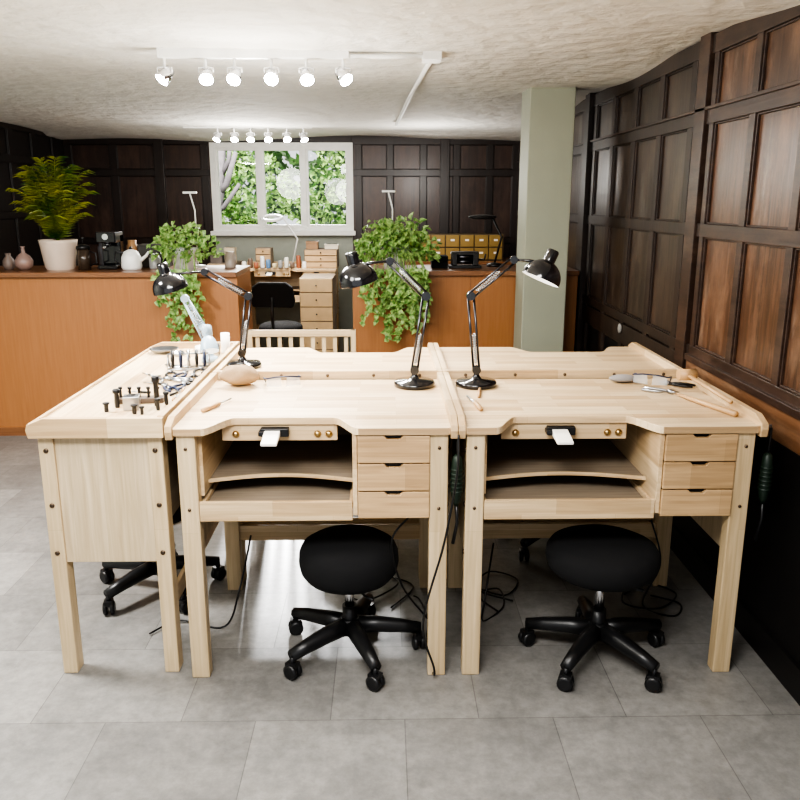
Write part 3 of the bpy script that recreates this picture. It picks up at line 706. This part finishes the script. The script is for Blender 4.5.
FL=[(-.81,3.12,.1,.13),(-.84,3.05,-.3,.11),(-.87,3.16,.5,.12),(-.81,2.97,.1,.10),(-.90,3.24,1.2,.12),(-1.0,3.40,.8,.10),(-.86,3.22,-.5,.09),(-.93,3.10,1.4,.10),(-1.02,3.78,.3,.12)]
for k in range(9): FL.append((-.785+random.uniform(-.02,.01),2.86+.075*k,random.uniform(-.05,.25),random.uniform(.05,.07)))
for i,(x,y,a,Ln) in enumerate(FL):
    simple('needle_file','small steel hand tool lying on the sideways workbench','file',(x,y,HT+.001),lambda M,Ln=Ln:(M.tube([(0,0,.005),(0,Ln*.45,.005)],.005,8),M.tube([(0,Ln*.45,.005),(0,Ln,.005)],[.003,.0018],6,1)),[[handlew,blackp,steel][i%3],steel],rotz=a,group='needle files')
for i,(x,y,h,R_,m_) in enumerate(((-.84,3.88,.06,.03,steel),(-.92,4.0,.03,.04,white_enamel),(-.80,3.97,.10,.022,cork),(-1.02,3.90,.02,.03,steel))):
    simple('small_pot','little metal pot on the sideways workbench','pot',(x,y,HT+.001),lambda M,h=h,R_=R_:M.lathe([(R_*.9,0),(R_,.005),(R_,h),(R_*.9,h),(R_*.88,.006),(.001,.006)],seg=20),m_,group='pots on the sideways workbench')
r=empty('doming_block',(-.93,2.86,HT+.001),.2,'steel doming block with round hollows','doming block')
M=MB();M.box(-.028,.028,-.028,.028,0,.05);M.lathe([(.017,0.0505),(.017,.053),(.012,.051),(.001,.0505)],(0,0,0),(0,0,1),16,1);M.obj('block',[steel,blackp],r,bevel=.004)
simple('wooden_tray','dark wooden punch tray on the sideways workbench','tray',(-.93,2.96,HT+.001),lambda M:M.box(-.09,.09,-.025,.025,0,.02),plain('tray_wood',(.10,.07,.05),.5),.003,.1)
def punch(x,y,h,rad,z=HT+.001):
    M=MB();M.lathe([(rad*.9,0),(rad,.004),(rad,h*.75),(rad*1.5,h*.80),(rad*1.6,h*.95),(rad*1.2,h),(.001,h)],seg=16)
    M.obj('punch',blackp,None,(x,y,z),0,0,'upright black steel punch standing on the bench','punch','doming punches')
for (x,y,h,rad) in ((-.85,2.90,.115,.009),(-.99,2.88,.07,.009),(-.90,2.79,.035,.008),(-.83,2.84,.045,.007),(-.87,2.78,.03,.006),(-1.01,2.82,.035,.008),(-.82,2.92,.05,.007)):
    punch(x,y,h,rad)
for x in (-1.0,-.965,-.93,-.895,-.86): punch(x,2.955,.04,.005,HT+.022)
simple('burnisher','thin wooden handled steel tool lying on the bench','hand tool',(-.66,2.80,HT+.001),lambda M:(M.tube([(0,0,.008),(.04,.10,.008)],.008,8),M.tube([(.04,.10,.008),(.07,.18,.008)],.003,6,1)),[handlew,steel],group='bench hand tools')
simple('small_file','short steel file with wooden handle on the bench','file',(.345,2.80,HT+.001),lambda M:(M.tube([(0,0,.009),(-.01,.09,.009)],.009,8),M.tube([(-.01,.09,.009),(-.03,.20,.009)],.004,6,1)),[handlew,steel],group='bench hand tools')
simple('wooden_dowel','thin pale wooden stick lying on the bench','stick',(.36,3.00,HT+.001),lambda M:M.tube([(0,0,.006),(.02,.13,.006)],.006,8),[handlew],group='bench hand tools')
simple('leather_sandbag','tan leather sandbag slumped on the bench','sandbag',(-.60,3.24,HT+.004),lambda M:M.ell((0,0,.040),(.078,.062,.042),lump=.09,seg=28,rings=14),leather)
def glasses(loc,rz):
    r=empty('safety_glasses',(loc[0],loc[1],loc[2]+.002),rz,'clear safety glasses with dark arms on the bench','glasses','safety glasses')
    M=MB()
    for s_ in(-1,1):
        M.add([(s_*.008,0,.01),(s_*.068,.008,.012),(s_*.066,.006,.045),(s_*.012,-.004,.05)],[(0,1,2,3)])
    M.obj('lenses',clearp,r)
    M=MB();M.tube([(-.07,.008,.045),(-.03,-.002,.052),(.03,-.002,.052),(.07,.008,.045)],.003,6)
    for s_ in(-1,1): M.tube([(s_*.07,.008,.045),(s_*.072,.08,.035),(s_*.060,.13,.004)],.003,6)
    M.obj('frame',navy,r)
glasses((-.41,3.16,HT),.25);glasses((1.08,3.17,HT),-.5)
simple('wooden_mallet','wooden mallet resting on the bench side rail','mallet',(1.215,3.0,HT+.034),lambda M:(M.tube([(.02,-.25,.010),(-.0,.10,.028)],.008,8),M.cyl((-.035,.13,.028),(.035,.13,.028),.024)),[handlew])
simple('ring_mandrel','long tapered pale stick lying along the side rail','mandrel',(1.20,2.70,HT+.001),lambda M:M.tube([(.035,0,.012),(-.03,.20,.011),(-.06,.32,.008)],[.011,.009,.005],12),[handlew],group='bench hand tools')
pliers((1.17,3.22,HT),.9,'steel pliers with dark grips near the safety glasses',blackp)
pliers((1.13,3.06,HT),-2.1,'steel pliers with pale grips near the safety glasses',steel)
simple('cloth_roll','grey soft cloth roll on the bench','cloth',(1.00,3.27,HT+.001),lambda M:M.ell((0,0,.016),(.06,.035,.016)),plain('grey_cloth',(.30,.28,.27),.9))
simple('metal_dish','small round steel dish on the sideways workbench','dish',(-1.11,3.98,HT+.001),lambda M:M.lathe([(.05,0),(.07,.02),(.072,.022),(.048,.004),(.001,.004)],seg=28),steel)

# ---------------------------------------------------------------- cables
def cable(pts,rad,label,m=blackp):
    P=[Vector(p) for p in pts];P=[P[0]]+P+[P[-1]];out=[]
    for i in range(1,len(P)-2):
        for k in range(8):
            t=k/8;a,b_,c,d=P[i-1],P[i],P[i+1],P[i+2]
            out.append(.5*((2*b_)+(c-a)*t+(2*a-5*b_+4*c-d)*t*t+(3*b_-a-3*c+d)*t**3))
    out.append(P[-2]);o=out[0].copy()
    M=MB();M.tube([q-o for q in out],rad,6);M.obj('power_cable',m,None,o,0,0,label,'cable','black power cables')
cable([(.245,2.575,.93),(.240,2.55,.80),(.20,2.55,.55),(.13,2.55,.25),(.17,2.56,.06),(.17,2.62,.008),(.16,2.9,.008)],.004,'black power cable hanging down beside the bench leg')
cable([(.10,2.70,.60),(.02,2.68,.50),(.06,2.72,.30),(.16,2.8,.12),(.18,2.95,.008),(.15,3.15,.008),(.12,3.2,.008)],.004,'black power cable looping onto the floor under the stool')
cable([(.02,3.1,.006),(.12,3.3,.006),(-.05,3.4,.006),(-.20,3.3,.006),(-.1,3.15,.012),(.05,3.3,.012),(.0,3.42,.006)],.004,'black power cable tangled on the floor behind the stool')
cable([(.45,3.1,.3),(.40,2.95,.12),(.40,2.98,.008),(.50,3.1,.008),(.50,3.25,.012),(.40,3.2,.01),(.47,3.05,.012)],.004,'black power cable coiled on the floor beneath the bench')
cable([(.38,3.3,.006),(.52,3.2,.006),(.60,3.35,.006),(.48,3.42,.012),(.40,3.25,.012),(.55,3.15,.006)],.004,'black power cable tangled on the floor by the leg')
cable([(1.15,3.22,.35),(1.18,3.15,.18),(1.10,3.1,.01),(1.20,3.0,.01),(1.26,3.1,.012),(1.16,3.18,.01)],.004,'black power cable coiled near the wall')
cable([(1.05,3.2,.006),(1.18,3.3,.006),(1.28,3.2,.006),(1.15,3.05,.018),(1.02,3.12,.012),(1.12,3.35,.006)],.004,'black power cable tangled on the floor near the wall')
cable([(-.58,3.2,.3),(-.62,3.1,.1),(-.66,2.95,.01),(-.85,3.0,.01),(-.95,2.9,.01)],.004,'black power cable on the floor by the sideways bench')
def flex(loc,label):
    r=empty('pendant_drill_shaft',loc,0,label,'flexible drill','hanging flexible shafts')
    M=MB();M.tube([(0,0,0),(0,-.002,-.05),(0,0,-.10)],.005);M.obj('cord',blackp,r)
    M=MB()
    M.lathe([(.006,0),(.016,-.01),(.020,-.04),(.020,-.14),(.015,-.17),(.006,-.19)],(0,0,-.09),(0,0,1),16);
    for i in range(6): M.lathe([(.0205,-.05-.016*i),(.024,-.054-.016*i),(.0205,-.058-.016*i)],(0,0,-.09),(0,0,1),16,close=False)
    M.obj('handpiece',greencable,r)
    M=MB();M.tube([(0,0,-.27),(.004,0,-.34),(-.01,0,-.42)],.006);M.obj('shaft_tail',blackp,r)
flex((.245,2.61,.94),'dark green flexible shaft hanging between the workbenches')
flex((1.335,2.64,.93),'dark green flexible shaft hanging by the wall')
M=MB();M.cyl((-.03,0,0),(.0,0,0),.006);M.obj('cable_hook',steel,None,(1.335,2.64,.935),0,0,'small steel hook on the bench side rail','hook')

# ---------------------------------------------------------------- lights
def area(name,loc,rot,sx,sy,e,c=(1,.98,.95)):
    l=bpy.data.lights.new(name,'AREA');l.shape='RECTANGLE';l.size=sx;l.size_y=sy;l.energy=e;l.color=c
    o=bpy.data.objects.new(name,l);COL.objects.link(o);o.location=loc;o.rotation_euler=[math.radians(a) for a in rot];return o
area('unseen_area_lamp',(-.3,1.0,2.33),(22,0,0),1.2,.6,66)  # unseen area light standing in for ceiling spots near the camera
area('unseen_area_lamp',(-2.3,3.0,2.33),(0,0,0),.5,.5,105)  # unseen area light added to brighten the floor at left
area('hedge_fill',(-1.2,9.7,3.6),(70,0,0),4,1.5,520)  # unseen area light added outside to brighten the hedge
def pt(loc,e,r=.1):
    l=bpy.data.lights.new('room_fill','POINT');l.energy=e;l.shadow_soft_size=r;l.color=(1,.97,.92)
    o=bpy.data.objects.new('room_fill',l);COL.objects.link(o);o.location=loc
pt((-.62,4.1,1.85),30,.2);pt((-1.2,7.3,1.9),32,.2);pt((-.9,2.2,1.85),30,.25);pt((.4,7.6,1.9),18,.2)  # unseen point lights added in mid-air to lift ceiling and room brightness
s=bpy.data.lights.new('sun','SUN');s.energy=3.6;s.angle=.04;so=bpy.data.objects.new('sun',s);COL.objects.link(so)
so.location=(-2,14,5);so.rotation_euler=Vector((.095,-1,-.35)).to_track_quat('-Z','Y').to_euler()
w=bpy.data.worlds.new('world');scene.world=w;w.use_nodes=True
bg=w.node_tree.nodes['Background'];bg.inputs[0].default_value=(.93,.96,1,1);bg.inputs[1].default_value=.85

try:
    scene.view_settings.view_transform='AgX';scene.view_settings.look='AgX - High Contrast';scene.view_settings.exposure=.42
except Exception as e: print(e)

cam=bpy.data.cameras.new('camera');cam.lens=36;cam.sensor_width=36;cam.clip_start=.05
co=bpy.data.objects.new('camera',cam);COL.objects.link(co);co.location=(0,0,1.695)
co.rotation_euler=(math.radians(90-14.04),0,math.radians(-1.07));scene.camera=co
